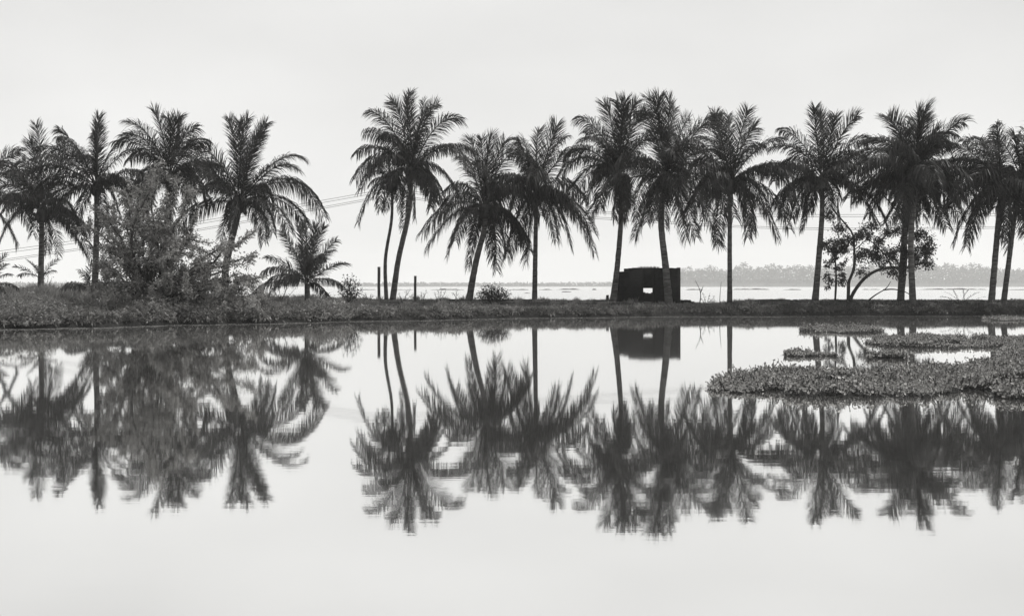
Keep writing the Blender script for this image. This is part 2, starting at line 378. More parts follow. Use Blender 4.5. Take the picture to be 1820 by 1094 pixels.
PALMS = [
 (1, 80, (-48, 356), [(-52, 430), (-55, 510)], [(22, 262), (36, 298), (-10, 250), (-60, 215), (-120, 240), (30, 400), (12, 446), (-30, 470), (-150, 330), (-140, 420), (-90, 460), (24, 340)], 5.2, .24, .15,
  'coconut palm cut by the left edge of the photo, only its right-hand fronds in view'),
 (2, 78, (74, 376), [(74, 420), (72, 510)], [(64, 214), (40, 240), (98, 242), (122, 262), (8, 276), (-30, 330), (-45, 390), (-30, 440), (48, 457), (148, 478), (125, 462), (163, 395), (158, 335), (-10, 300), (20, 420)], 5.9, .22, .15,
  'leftmost full coconut palm, a wide frond hanging down right of its slim trunk'),
 (3, 76, (171, 328), [(172, 400), (168, 510)], [(175, 200), (160, 212), (122, 232), (213, 230), (232, 255), (270, 318), (256, 355), (235, 392), (82, 268), (74, 315), (88, 352), (122, 402), (150, 432), (205, 420), (190, 240)], 4.9, .23, .16,
  'dark coconut palm with a straight trunk, just left of the big leafy bush'),
 (4, 77, (302, 312), [(296, 400), (288, 520)], [(273, 190), (225, 212), (303, 204), (332, 210), (364, 230), (237, 245), (212, 278), (378, 290), (384, 335), (358, 372), (222, 330), (238, 375), (330, 390), (280, 398), (288, 200)], 4.9, .22, .15,
  'coconut palm rising behind the big leafy bush, trunk hidden by the bush'),
 (5, 74, (426, 358), [(421, 389), (402, 470), (400, 530)], [(407, 204), (425, 210), (441, 203), (473, 212), (477, 240), (533, 276), (538, 305), (553, 356), (581, 389), (540, 408), (467, 417), (350, 258), (330, 278), (338, 330), (348, 375), (386, 413), (436, 415), (455, 225)], 5.6, .27, .19,
  'coconut palm right of the big leafy bush, long fronds reaching over the young palm'),
 (6, 74, (731, 300), [(731, 320), (726, 381), (708, 462), (697, 533)], [(719, 162), (692, 168), (747, 166), (776, 172), (773, 196), (664, 204), (822, 218), (838, 258), (625, 264), (640, 330), (634, 410), (682, 390), (712, 414), (745, 405), (796, 378), (822, 366), (842, 314), (773, 385), (732, 165), (650, 350)], 5.6, .20, .14,
  'tallest coconut palm on a curved trunk, standing beside the taller wooden post'),
 (7, 75.5, (697, 322), [(696, 389), (685, 462), (687, 536)], [(660, 320), (665, 360), (680, 380), (720, 350), (712, 385), (730, 330), (690, 265), (715, 270), (668, 290)], 2.6, .14, .09,
  'slender kinked palm trunk beside the taller post, its small crown lost in the tallest palm'),
 (8, 67, (862, 366), [(861, 405), (845, 470), (832, 534)], [(837, 240), (855, 238), (873, 238), (897, 244), (922, 260), (816, 270), (749, 424), (757, 454), (793, 466), (832, 488), (812, 440), (901, 462), (883, 497), (942, 454), (962, 390), (772, 385), (875, 470), (950, 330), (790, 330)], 4.5, .21, .14,
  'low-crowned coconut palm leaning over the rounded shrub, one frond hanging before its trunk'),
 (9, 68, (954, 342), [(952, 417), (950, 534)], [(959, 220), (988, 222), (932, 234), (1002, 248), (1030, 258), (905, 262), (1059, 467), (1053, 422), (1017, 450), (986, 440), (936, 484), (900, 474), (1030, 360), (880, 330), (870, 380), (912, 250), (1000, 405)], 4.6, .16, .12,
  'coconut palm on a thin upright trunk between the rounded shrub and the ruined hut'),
 (10, 67, (1101, 310), [(1104, 381), (1097, 474), (1088, 535)], [(1075, 178), (1097, 172), (1112, 172), (1130, 176), (1027, 204), (1143, 202), (1029, 260), (1000, 281), (996, 318), (1008, 362), (1034, 372), (1085, 406), (1100, 408), (1060, 385), (1165, 260), (1045, 225)], 4.6, .20, .13,
  'coconut palm standing at the left corner of the ruined hut'),
 (11, 65, (1183, 318), [(1175, 389), (1183, 474), (1190, 540)], [(1155, 168), (1171, 166), (1188, 170), (1234, 198), (1206, 180), (1143, 184), (1270, 208), (1264, 234), (1288, 262), (1045, 390), (1060, 350), (1133, 438), (1120, 402), (1214, 443), (1282, 454), (1246, 434), (1303, 398), (1300, 340), (1090, 300), (1170, 420)], 5.0, .23, .16,
  'coconut palm whose trunk stands directly in front of the ruined hut'),
 (12, 66, (1298, 322), [(1297, 397), (1297, 538)], [(1276, 192), (1300, 194), (1329, 190), (1376, 254), (1352, 215), (1258, 205), (1389, 322), (1405, 420), (1383, 438), (1353, 422), (1320, 438), (1280, 450), (1250, 420), (1210, 330), (1225, 370), (1395, 360), (1230, 250)], 4.6, .15, .12,
  'coconut palm on a very straight thin trunk, first to the right of the ruined hut'),
 (13, 66, (1461, 318), [(1461, 381), (1455, 462), (1448, 536)], [(1441, 190), (1465, 190), (1495, 196), (1512, 208), (1401, 220), (1385, 253), (1343, 298), (1558, 246), (1558, 274), (1377, 398), (1400, 370), (1441, 417), (1425, 395), (1578, 410), (1550, 410), (1514, 398), (1540, 350), (1360, 330)], 4.6, .20, .14,
  'coconut palm standing left of the small round-leaved tree'),
 (14, 64, (1626, 306), [(1625, 352), (1619, 429), (1623, 536)], [(1577, 236), (1595, 196), (1628, 191), (1612, 200), (1659, 195), (1689, 222), (1557, 240), (1706, 244), (1500, 326), (1512, 312), (1542, 356), (1580, 405), (1642, 392), (1680, 368), (1712, 352), (1716, 318), (1642, 198), (1560, 390)], 4.4, .19, .14,
  'front palm of the crossing pair, its trunk leaning left to right behind the small tree'),
 (15, 66.5, (1621, 335), [(1617, 360), (1607, 429), (1600, 536)], [(1530, 300), (1520, 350), (1560, 405), (1590, 418), (1650, 405), (1690, 400), (1720, 370), (1710, 290), (1600, 230), (1650, 235), (1560, 260)], 4.0, .21, .15,
  'rear palm of the crossing pair, its trunk the left and darker one at the ground'),
 (16, 65, (1780, 328), [(1774, 398), (1761, 536)], [(1745, 226), (1741, 238), (1765, 232), (1790, 240), (1711, 256), (1661, 402), (1670, 370), (1695, 448), (1715, 455), (1784, 463), (1760, 440), (1692, 314), (1685, 340), (1840, 300), (1850, 400), (1740, 430)], 4.6, .19, .14,
  'coconut palm right of the crossing pair, thicker of the two trunks near the right edge'),
 (17, 66, (1813, 312), [(1802, 394), (1783, 536)], [(1813, 226), (1795, 232), (1850, 238), (1880, 300), (1890, 370), (1850, 440), (1805, 430), (1750, 300), (1745, 370), (1900, 250), (1770, 250), (1830, 450)], 4.4, .16, .12,
  'rightmost coconut palm, its thinner trunk leaning right beside the thicker trunk'),
]
for p_ in PALMS:
    small = p_[0] == 7
    palm(*p_, fill=(3 if small else 6), lmax=(.75 if small else 1.25), nl=(50 if small else 118))
palm(21, 62, (546, 502), [(546, 515), (547, 537)], [(541, 389), (528, 396), (509, 409), (560, 394), (577, 397), (591, 421), (503, 437), (583, 440), (466, 456), (623, 468), (466, 500), (600, 512), (520, 430), (570, 420)],
     3.5, .17, .14, 'young coconut palm with a short stem, standing alone left of the posts', fill=6, lmax=.85, nl=80, young=True, group='young coconut palms', cat='young palm')
palm(22, 61, (70, 492), [(70, 503), (70, 512)], [(98, 459), (35, 474), (28, 490), (60, 462), (85, 480), (50, 470)],
     1.5, .08, .06, 'knee-high palm seedling in the tall grass below the leftmost full palm', fill=0, lmax=.4, nl=26, young=True, group='young coconut palms', cat='young palm', gbase=.6)
palm(23, 55, (-8, 500), [(-8, 510), (-8, 530)], [(20, 468), (30, 488), (22, 515), (10, 450), (-30, 460), (-45, 500), (18, 545)],
     1.4, .09, .07, 'palm seedling half outside the left edge of the photo', fill=0, lmax=.4, nl=26, young=True, group='young coconut palms', cat='young palm')
palm(24, 58, (160, 512), [(160, 518), (160, 530)], [(120, 512), (196, 538), (190, 500), (130, 505), (180, 530), (150, 480), (205, 520), (172, 470)],
     1.5, .10, .08, 'wilted young palm with folded fronds in the grass left of the big bush', fill=0, lmax=.55, nl=30, young=True, group='young coconut palms', cat='young palm', gbase=1.6)
palm(25, 66, (188, 500), [(188, 510), (188, 520)], [(160, 440), (180, 430), (205, 440), (222, 460), (150, 470), (228, 490), (170, 450)],
     2.3, .10, .08, 'young palm tucked between the dark palm trunk and the big leafy bush', fill=0, lmax=.55, nl=34, young=True, group='young coconut palms', cat='young palm')
palm(26, 66, (1712, 545), [(1712, 547), (1712, 550)], [(1680, 518), (1693, 513), (1708, 512), (1724, 514), (1740, 518), (1752, 526), (1672, 526)],
     1.2, .05, .04, 'tiny fan of palm leaves sprouting on the bank behind the low wall near the right', fill=0, lmax=.12, nl=14, young=True, group='young coconut palms', cat='young palm')

# ------------------------------------------------------------------ leafy trees and shrubs
def stem(a, b, r0, r1, rng, wob=.04, n=9, sag=0.0):
    t = np.linspace(0, 1, n)[:, None]; p = a+(b-a)*t
    l = np.linalg.norm(b-a)
    w_ = np.cumsum(rng.normal(0, wob*l/np.sqrt(n), (n, 3)), 0); w_ = w_-t*w_[-1]
    p = p+w_+UP*sag*l*np.sin(np.pi*t)
    return p, tube(p, np.linspace(r0, r1, n), 5)
def leaves_along(rng, path, n, l, wd, spread, t0=.25, up=.3):
    t = rng.uniform(t0, 1, n)*(len(path)-1); i = np.minimum(t.astype(int), len(path)-2); f = (t-i)[:, None]
    p = path[i]*(1-f)+path[i+1]*f; T = nrm(path[i+1]-path[i])
    d = nrm(rand_dirs(rng, n)+T*.5+UP*up)
    p = p+rng.normal(0, spread, (n, 3))
    s = nrm(np.cross(d, rand_dirs(rng, n)))
    return leaf_quads(p, d, s, l*rng.uniform(.6, 1.25, n), wd*rng.uniform(.7, 1.2, n), .15)

# the big leafy bush at the water's edge
rng = np.random.default_rng(77)
YBU = 50.0
b0 = P(275, 574, YBU-1.0); b0[2] = 0.05
bush = thing('leafy_bush_tree', b0, 'big spreading leafy bush with upright leafy shoots, overhanging the water at left', 'tree')
fork = P(272, 538, YBU)
wood = [stem(b0-np.array([0, 0, .3]), fork, .22, .15, rng, .03)[1]]
tips = [(217, 337), (240, 338), (289, 285), (262, 328), (160, 368), (183, 396), (316, 312), (342, 342), (452, 413), (455, 453), (474, 492), (440, 515), (192, 440), (176, 468), (205, 505), (350, 380), (300, 350), (225, 380), (400, 440), 
        (250, 400), (320, 430), (370, 470), (270, 450), (230, 450), (395, 500), (340, 510), (215, 540), (300, 490), (425, 540), (380, 550), (245, 500), (330, 550), (190, 550), (155, 400), (350, 420), (405, 470), (280, 370), (310, 400), (270, 300), (200, 360)]
lq = []
for (a, b) in tips:
    y_ = YBU+rng.uniform(-1.8, 2.6)
    tp = P(a, b, y_)
    pth, tb = stem(fork+rng.normal(0, .06, 3), tp, .08, .014, rng, .10, 10, .05); wood.append(tb)
    lq.append(leaves_along(rng, pth, 170, .21, .07, .10, .40, .3))
    top = pth[-4:]
    lq.append(leaves_along(rng, top, 150, .17, .055, .07, .0, .1))
    for k in range(6):
        i = rng.integers(3, 9); q = pth[i]+np.array([rng.normal(0, .55), rng.normal(0, .6), rng.uniform(.1, .8)])
        if rng.random() < .45: q = pth[i]+np.array([rng.normal(0, .7), rng.normal(0, .6), rng.uniform(-.7, .2)])
        p2, t2 = stem(pth[i], q, .015, .006, rng, .08, 6); wood.append(t2)
        lq.append(leaves_along(rng, p2, 90, .17, .055, .07, .1, .1))
hull = [(165, 410, 580), (190, 380, 578), (215, 355, 578), (250, 335, 578), (290, 305, 576), (330, 345, 576), (360, 395, 575), (390, 450, 574), (430, 455, 572), (455, 465, 568), (470, 500, 560)]
for k in range(175):
    a = rng.uniform(165, 470); t0 = np.interp(a, [h_[0] for h_ in hull], [h_[1] for h_ in hull]); t1 = np.interp(a, [h_[0] for h_ in hull], [h_[2] for h_ in hull])
    b = t0+(t1-t0)*rng.uniform(.2, 1)**.6
    c_ = P(a, b, YBU+rng.normal(0, 1.1)); d_ = nrm(np.array([rng.normal(0, .45), rng.normal(0, .4), .8])); q_ = c_+d_*rng.uniform(.25, .7)
    p2, t2 = stem(c_, q_, .012, .005, rng, .06, 6); wood.append(t2)
    lq.append(leaves_along(rng, p2, 75, .17, .06, .06, .0, .2))
Vt, Ft = join(wood); make_mesh('trunk', Vt, Ft, M['bark'], bush, b0, smooth=True)
soup('crown', lq, M['bush'], bush, b0)

# small round-leaved tree on the right
def leaf_tree(seed, name, base, limbs, clusters, Y, label, leafl, n, sp, m, cat='tree', group=None, twig_from=None):
    rng = np.random.default_rng(seed)
    root = thing(name, base, label, cat, group); wd_, lf = [], []
    paths = []
    for pts, r0, r1 in limbs:
        sp_ = spline([P(a, b, Y) if not isinstance(a, np.ndarray) else a for a, b in pts], 24); paths.append(sp_)
        wd_.append(tube(sp_, np.linspace(r0, r1, 24)*(1+.06*rng.standard_normal(24)), 7))
    allp = np.vstack(paths)
    for (a, b, rad) in clusters:
        c = P(a, b, Y+rng.uniform(-.9, .9)); r = rad/F*Y
        j = allp[np.argmin(np.linalg.norm((allp-c)*np.array([1, .3, 1]), axis=1))]
        pth, tb = stem(j, c, .025, .008, rng, .1, 8, .05); wd_.append(tb)
        for k in range(max(3, int(rad/4))):
            q = c+rng.normal(0, r*.55, 3); p2, t2 = stem(c if k % 2 else pth[5], q, .010, .004, rng, .08, 5); wd_.append(t2)
            lf.append(leaves_along(rng, p2, int(n*rad/12), leafl, leafl*.5, sp, .2, -.15))
    V_, F_ = join(wd_); make_mesh('trunk', V_, F_, M['bark'], root, base, smooth=True)
    soup('crown', lf, m, root, base); return root
YT = 66.0
bt = P(1508, 536, YT)
leaf_tree(5, 'small_tree', bt,
    [([(1507, 540), (1508, 518), (1509, 500), (1518, 475), (1518, 440), (1515, 415), (1500, 395), (1487, 380), (1478, 366)], .11, .03),
     ([(1509, 536), (1520, 515), (1538, 493), (1560, 480), (1585, 475), (1605, 476), (1640, 468)], .12, .05),
     ([(1585, 475), (1575, 455), (1560, 440), (1545, 425)], .05, .02), ([(1600, 476), (1590, 455), (1600, 430), (1602, 412)], .045, .02),
     ([(1516, 430), (1500, 425), (1485, 430)], .035, .015), ([(1518, 445), (1535, 430), (1550, 415)], .035, .015)],
    [(1470, 386, 9), (1486, 408, 12), (1470, 430, 13), (1492, 432, 14), (1478, 446, 13), (1500, 445, 13), (1523, 425, 11), (1530, 412, 9), (1545, 420, 10), (1555, 440, 11), (1540, 450, 11), (1525, 455, 10),
     (1566, 428, 10), (1580, 414, 10), (1597, 409, 10), (1575, 450, 12), (1590, 455, 11), (1560, 462, 11), (1605, 445, 10), (1630, 420, 11), (1642, 435, 13), (1632, 455, 14), (1645, 468, 11), (1585, 483, 9), (1600, 480, 9), (1570, 470, 9), (1532, 481, 6), (1620, 470, 10), (1550, 400, 8), (1648, 450, 9), (1655, 440, 9), (1652, 425, 8), (1640, 415, 9), (1620, 450, 11), (1612, 430, 10), (1508, 430, 10), (1550, 455, 9)],
    YT, 'small round-leaved tree with one upright limb and one arching limb, right of centre', .15, 110, .14, M['dleaf'])
leaf_tree(6, 'sapling', P(1485, 536, YT+.8), [([(1484, 538), (1486, 500), (1485, 470), (1483, 440)], .07, .03)],
    [(1475, 470, 9), (1497, 470, 9), (1470, 490, 9), (1500, 488, 9), (1478, 500, 8), (1495, 503, 8), (1486, 455, 10), (1470, 508, 6), (1488, 480, 8), (1480, 460, 10), (1500, 500, 7)], YT+.8,
    'thin upright sapling just left of the small round-leaved tree', .16, 45, .06, M['dleaf'], group=None)
leaf_tree(7, 'tall_leafy_tree', P(1604, 536, 69.0), [([(1604, 540), (1611, 450), (1600, 385), (1560, 335), (1532, 290)], .07, .02)],
    [(1528, 272, 10), (1540, 285, 11), (1518, 288, 9), (1535, 300, 10), (1552, 295, 8), (1525, 310, 8)], 69.0,
    'dark leafy treetop showing between the palm crowns above the small round-leaved tree', .16, 30, .08, M['dleaf'])
def shrub(seed, name, px, py0, tips, Y, label, leafl, n, sp, m, up=.6, group='shrubs on the bank'):
    rng = np.random.default_rng(seed); base = P(px, py0, Y); base[2] = float(ground(px, Y))-.02
    root = thing(name, base, label, 'shrub', group); wd_, lf = [], []
    for (a, b) in tips:
        tp = P(a, b, Y+rng.normal(0, .25)); pth, tb = stem(base+rng.normal(0, .04, 3)*[1, 1, 0], tp, .018, .006, rng, .07, 8, .03); wd_.append(tb)
        lf.append(leaves_along(rng, pth, n, leafl, leafl*.36, sp, .3, up))
    V_, F_ = join(wd_); make_mesh('stem', V_, F_, M['bark'], root, base, smooth=True)
    soup('foliage', lf, m, root, base)
shrub(8, 'upright_shrub', 622, 530, [(610, 486), (618, 488), (627, 484), (633, 495), (640, 500), (606, 505), (612, 500), (622, 505), (630, 510), (645, 512), (602, 518), (640, 520), (615, 515)], 64, 'upright small-leaved shrub between the young palm and the taller post', .17, 46, .06, M['dleaf'])
shrub(9, 'rounded_shrub', 875, 534, [(850, 520), (856, 512), (864, 510), (872, 507), (880, 509), (888, 512), (896, 515), (903, 520), (906, 526), (846, 526), (860, 518), (875, 516), (885, 520), (893, 524), (868, 524)], 65.5, 'low rounded shrub right of the low-crowned palm', .15, 110, .10, M['dleaf'], .2)
rs = np.random.default_rng(3)
WE = [(715, [(708, 520), (722, 516), (730, 514), (735, 522)], 'arching weed at the foot of the tallest palm, beside the shorter post'),
      (752, [(748, 518), (755, 520), (758, 514)], 'small weed just right of the shorter post'),
      (780, [(774, 520), (785, 512), (778, 516), (792, 515)], 'branching weed in the middle between shorter post and leaning palm'),
      (810, [(806, 520), (813, 514)], 'smallest weed, just left of the low-crowned leaning palm'),
      (1255, [(1250, 522), (1262, 520), (1270, 526), (1245, 530)], 'scrubby weed between the ruined hut and the straight thin palm'),
      (655, [(648, 520), (660, 522), (664, 526), (640, 522)], 'low weed left of the taller post'),
      (85, [(78, 492), (92, 494), (86, 488)], 'small herb in the tall grass right of the palm seedling'),
      (500, [(480, 510), (495, 505), (510, 508), (525, 512), (515, 500), (488, 520)], 'scrubby weed left of the young palm')]
for i, (px, tp, lab) in enumerate(WE):
    shrub(60+i, 'weed', px, 532, tp, 67 if px > 600 else 63, lab, .10, 16, .04, M['dgrass'], .4, 'weeds on the bank')

def twigs(name, Y, strokes, label, r=.03, cat='branch', group=None, leaves=None):
    a0 = strokes[0][0]; base = P(a0[0], a0[1], Y); parts = []
    for st in strokes:
        sp_ = spline([P(a, b, Y) for a, b in st], 14); parts.append(tube(sp_, np.linspace(r, r*.3, 14), 5))
    V_, F_ = join(parts); o = make_mesh(name, V_, F_, M['bark'], None, base, smooth=True)
    return tag(o, label, cat, group)
twigs('bare_twig', 65, [[(1243, 545), (1245, 520), (1236, 498)], [(1245, 520), (1250, 508)]], 'forked bare twig standing right of the ruined hut', .035, 'twig', 'bare twigs stuck in the bank')
twigs('bare_twig', 65, [[(1279, 545), (1280, 520), (1282, 500)]], 'single bare twig standing left of the straight thin palm', .025, 'twig', 'bare twigs stuck in the bank')
twigs('fallen_branch', 66, [[(1543, 534), (1556, 524), (1575, 512), (1583, 500)], [(1570, 515), (1590, 514), (1612, 520), (1622, 530)]], 'fallen bare branch between the small tree and the crossing pair of palms', .05)
twigs('dead_frond_stalk', 64, [[(1624, 345), (1612, 366), (1606, 382)]], 'short dead stalk hanging beside the crossing palm trunks', .04, 'dead frond')

# ------------------------------------------------------------------ ruined hut of laterite blocks
YH = 67.5
hb = P(1154, 536, YH); hb[2] = .45
hut = thing('ruined_hut', hb, 'roofless dark block hut with one small window opening, between two palms', 'hut')
def ragged_wall(x0, x1, y0, y1, z0, tops, seed, holes=()):
    """block wall made of 0.21 m courses, top outline given per column, holes left open"""
    r_ = np.random.default_rng(seed); nseg = max(1, int(round((x1-x0)/.21))); xs = np.linspace(x0, x1, nseg+1)
    zts = [float(np.interp((xs[i]+xs[i+1])/2, [t[0] for t in tops], [t[1] for t in tops]))+r_.choice([0, 0, 0, .008, -.012, -.03]) for i in range(nseg)]
    parts = []
    def panel(i0, i1, zb, zt):
        V, Fq = [], []
        for i in range(i0, i1):
            o = len(V); a, b = xs[i], xs[i+1]; t_ = zt[i]
            V += [(a, y0, zb), (b, y0, zb), (b, y0, t_), (a, y0, t_), (a, y1, zb), (b, y1, zb), (b, y1, t_), (a, y1, t_)]
            Fq += [(o, o+1, o+2, o+3), (o+5, o+4, o+7, o+6), (o+3, o+2, o+6, o+7)]
            if i == i0: Fq.append((o+4, o, o+3, o+7))
            if i == i1-1: Fq.append((o+1, o+5, o+6, o+2))
            else:
                lo_, hi_ = sorted((t_, zt[i+1]))
                if hi_-lo_ > 1e-5:
                    q = len(V); V += [(b, y0, lo_), (b, y1, lo_), (b, y1, hi_), (b, y0, hi_)]; Fq.append((q, q+1, q+2, q+3))
        parts.append((np.array(V, float), Fq))
    if holes:
        ha, hb_, hz0, hz1 = holes[0]
        panel(0, nseg, z0, [hz0]*nseg); panel(0, nseg, hz1, zts)
    else: panel(0, nseg, z0, zts)
    return join(parts)
def hx(px): return (px-CX)/F*YH
def hz(py): return EYE-(py-HY)/F*YH
T0 = [(hx(1098), hz(482.5)), (hx(1117.5), hz(482.5)), (hx(1118.5), hz(475.5)), (hx(1180), hz(476)), (hx(1182), hz(477)), (hx(1190), hz(475.5)), (hx(1210), hz(475.5))]
wx0, wx1 = hx(1098), hx(1209.5)
ww0, ww1 = hx(1143.5), hx(1162.5)
def front_wall(y0, y1, win, seed):
    V1, F1 = ragged_wall(wx0, win[0], y0, y1, .2, T0, seed)
    V2, F2 = ragged_wall(win[0], win[1], y0, y1, .2, T0, seed+1, [(win[0], win[1], win[2], win[3])])
    V3, F3 = ragged_wall(win[1], wx1, y0, y1, .2, T0, seed+2)
    return join([(V1, F1), (V2, F2), (V3, F3)])
V_, F_ = front_wall(YH, YH+.22, (ww0, ww1, hz(521), hz(508)), 1)
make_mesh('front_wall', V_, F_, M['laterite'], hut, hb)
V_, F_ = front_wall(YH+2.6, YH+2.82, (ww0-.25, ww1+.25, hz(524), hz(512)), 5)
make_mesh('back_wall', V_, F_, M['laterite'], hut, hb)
for nm, xa in (('side_wall', wx0+.004), ('side_wall', wx1-.226)):
    zt = T0[0][1]-.05 if xa < hx(1150) else T0[-1][1]-.02
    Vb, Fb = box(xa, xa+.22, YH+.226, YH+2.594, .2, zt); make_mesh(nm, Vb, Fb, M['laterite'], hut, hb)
V_, F_ = join([box(ww0-.12, ww1+.12, YH-.03, YH-.01, hz(508), hz(505.5))]); make_mesh('window_lintel', V_, F_, M['laterite'], hut, hb)
rr = np.random.default_rng(12); bits = [box(a_, a_+w_, YH+.03, YH+.17, hz(521), hz(521)+h_) for a_, w_, h_ in [(ww0, .13, .07), (ww0+.2, .09, .04), (ww1-.16, .15, .05)]]
for V_, F_ in bits: make_mesh('window_rubble', V_, F_, M['laterite'], hut, hb)
# small tufts on the wall top
rng = np.random.default_rng(9)
n = 260; x = rng.uniform(hx(1135), hx(1172), n); y = rng.uniform(YH+.02, YH+.2, n)
tag(soup('wall_top_grass', blades(rng, x, y, rng.uniform(.06, .2, n), .02, .5, z=np.full(n, hz(476))), M['dgrass']), kind='stuff')

# rubble and low walls
def low_wall(a, b, ya, Y, label, seed, name='low_wall', drop=None):
    xa, xb = (a-CX)/F*Y, (b-CX)/F*Y; zt = EYE-(ya-HY)/F*Y
    tops = [(xa, zt), (xb, zt)] if drop is None else [((p-CX)/F*Y, EYE-(q-HY)/F*Y) for p, q in drop]
    V_, F_ = ragged_wall(xa, xb, Y, Y+.3, .1, tops, seed)
    base = (xa, Y, .1)
    o = make_mesh(name, V_, F_, M['laterite'], None, base); tag(o, label, 'wall', 'low broken walls along the back of the bank')
low_wall(782, 978, 531.5, 69, 'low wall behind the rounded shrub and the thin upright palm', 31)
low_wall(1036, 1096, 532.5, 69.3, 'short low wall left of the ruined hut', 32)
low_wall(1211, 1240, 532, 67.5, 'stub of crumbling low wall on the right side of the ruined hut', 33, drop=[(1211, 532), (1228, 533), (1240, 543)])
low_wall(1325, 1990, 533.5, 68.5, 'longest low wall, running behind the small tree to the right edge', 34, drop=[(1325, 541), (1335, 535), (1345, 531.8), (1990, 533.2)])
low_wall(440, 512, 527, 70, 'low wall piece showing between the big bush and the young palm', 35)

def post(px, yt, yb, wpx, Y, label):
    x = (px-CX)/F*Y; r = wpx/F*Y/2; zt = EYE-(yt-HY)/F*Y; zb = float(ground(px, Y))-.3
    r_ = np.random.default_rng(int(px)); pts = [(x+.005*math.sin(k), Y, zb+(zt-zb)*k/9) for k in range(10)]
    V_, F_ = tube(pts, [r]*10, 8, r_, .03); tag(make_mesh('wooden_post', V_, F_, M['wood'], None, (x, Y, zb)), label, 'post', 'wooden posts on the bank')
post(673.5, 474, 533, 5.2, 70, 'taller weathered wooden post left of the slender palm trunk')
post(738, 490, 538, 4.6, 68, 'shorter weathered wooden post right of the tallest palm')
post(1079.5, 524, 536, 5, 68.6, 'knee-high stub of a post left of the ruined hut')

# ------------------------------------------------------------------ overhead wires
for i, (l0, pk, m_, r0) in enumerate([(436, 334, 374, 380), (441, 338, 377, 384), (452, 345, 383, 403), (455, 348, 386, 406)]):
    Yw_ = 88.0+i*.25; a = P(-300, l0+(l0-pk)*.43+4, Yw_); b = P(697, pk, Yw_); c1 = P(1020, m_, Yw_); d1 = P(1400, r0+1, Yw_); d2 = P(1820, r0-1, Yw_); e = P(2200, r0-9, Yw_)
    left = np.array([a+(b-a)*t-UP*1.1*math.sin(math.pi*t)*.35 for t in np.linspace(0, 1, 24)])
    right = spline([b, P(850, (pk+m_)/2+3, Yw_), c1, d1, d2, e], 50)[1:]
    V_, F_ = tube(np.vstack([left, right]), .017, 5)
    tag(make_mesh('overhead_wire', V_, F_, M['wire'], None, tuple(b)), ['topmost', 'second from the top', 'third from the top', 'lowest'][i]+' of the four overhead wires crossing behind the palms', 'wire', 'overhead wires behind the palms')

# ------------------------------------------------------------------ bank vegetation
rng = np.random.default_rng(11)
def scatter(n, u0, u1, f0, f1):
    u = rng.uniform(u0, u1, n); a = yw(u); b = interp(u, YB); Y = a+(b-a)*rng.uniform(f0, f1, n)
    return (u-CX)/F*Y, Y, u
# tall soft grass on the left mound
x, Y, u = scatter(46000, -350, 640, .12, .72)
patch = .75+.35*np.sin(x*.9+1)*np.sin(Y*.8)+.2*np.sin(x*2.3+Y)
h = np.clip(np.interp(u, [-350, 170, 320, 640], [.5, .48, .36, .2])*patch*rng.uniform(.6, 1.3, len(u)), .08, 1)
tag(soup('tall_grass', blades(rng, x, Y, h, .03, .35), M['grass']), kind='stuff')
# tussocks that break the top line of the bank
Q = []
for k in range(520):
    u0_ = rng.uniform(-350, 2300); fr = rng.uniform(.15, .95); a_ = float(yw(u0_)); Y0 = a_+(float(interp(u0_, YB))-a_)*fr; n = rng.integers(30, 70)
    x0 = (u0_-CX)/F*Y0; sz = rng.uniform(.18, .42)*np.interp(u0_, [0, 600, 1300, 1400], [2.0, 1.3, .9, .6])
    Q.append(blades(rng, x0+rng.normal(0, .14, n), Y0+rng.normal(0, .14, n), sz*rng.uniform(.6, 1.1, n), .028, .5))
tag(soup('grass_tussocks', Q, M['grass']), kind='stuff')
# shorter grass along the rest
x, Y, u = scatter(60000, 560, 2300, .05, .95)
patch = 1+.4*np.sin(x*1.1)*np.sin(Y*1.3+x*.4)
h = np.clip(.19*patch*rng.uniform(.5, 1.4, len(u)), .05, .5)*np.interp((Y-yw(u)), [0, 2, 4.2, 6], [1.6, 1.2, .6, .3])
dk = rng.random(len(u)) < np.interp(u, [900, 1250, 1400], [.1, .5, .95])
tag(soup('short_grass', blades(rng, x[~dk], Y[~dk], h[~dk], .03, .45), M['grass']), kind='stuff')
tag(soup('dark_grass', blades(rng, x[dk], Y[dk], h[dk], .03, .45), M['dgrass']), kind='stuff')
x, Y, u = scatter(30000, 560, 2300, .35, 1.0)
h = .10*rng.uniform(.5, 1.5, len(u)); tag(soup('worn_grass', blades(rng, x, Y, h, .02, .5), M['dgrass']), kind='stuff')
# leafy herbs along the water's edge: hummocks full of small leaves
Q, Q2 = [], []
for k in range(2600):
    u = rng.uniform(-350, 2300); dens = np.interp(u, [0, 500, 800, 1100, 1300], [1, 1, .7, .4, .16])
    if rng.random() > dens: continue
    s = abs(rng.normal(0, 1.0))*np.interp(u, [0, 500, 900], [2.6, 2.0, 1.1])+.25
    Y0 = float(yw(u))+s; x0 = (u-CX)/F*Y0; z0 = max(float(ground(u, Y0)), -.02)
    R0 = float(np.clip(rng.lognormal(-1.15, .42), .14, .85))*np.interp(u, [0, 500, 900, 1200], [1.15, 1.0, .75, .6])*(.75+.45*math.sin(u*.017+1)*math.sin(u*.041))
    n = int(130*R0/.4)
    d = rand_dirs(rng, n, -.1, 1); rr = R0*rng.uniform(.35, 1, n)**.5
    p = np.array([x0, Y0, z0])+d*rr[:, None]*np.array([1.25, 1.0, .95])
    dd = nrm(d*.6+rand_dirs(rng, n)*.9); sdv = nrm(np.cross(dd, rand_dirs(rng, n)))
    Q.append(leaf_quads(p, dd, sdv, rng.uniform(.07, .12+.14*rng.random(), n), rng.uniform(.03, .08, n), .2))
tag(soup('edge_herbs', Q, M['herb']), kind='stuff')
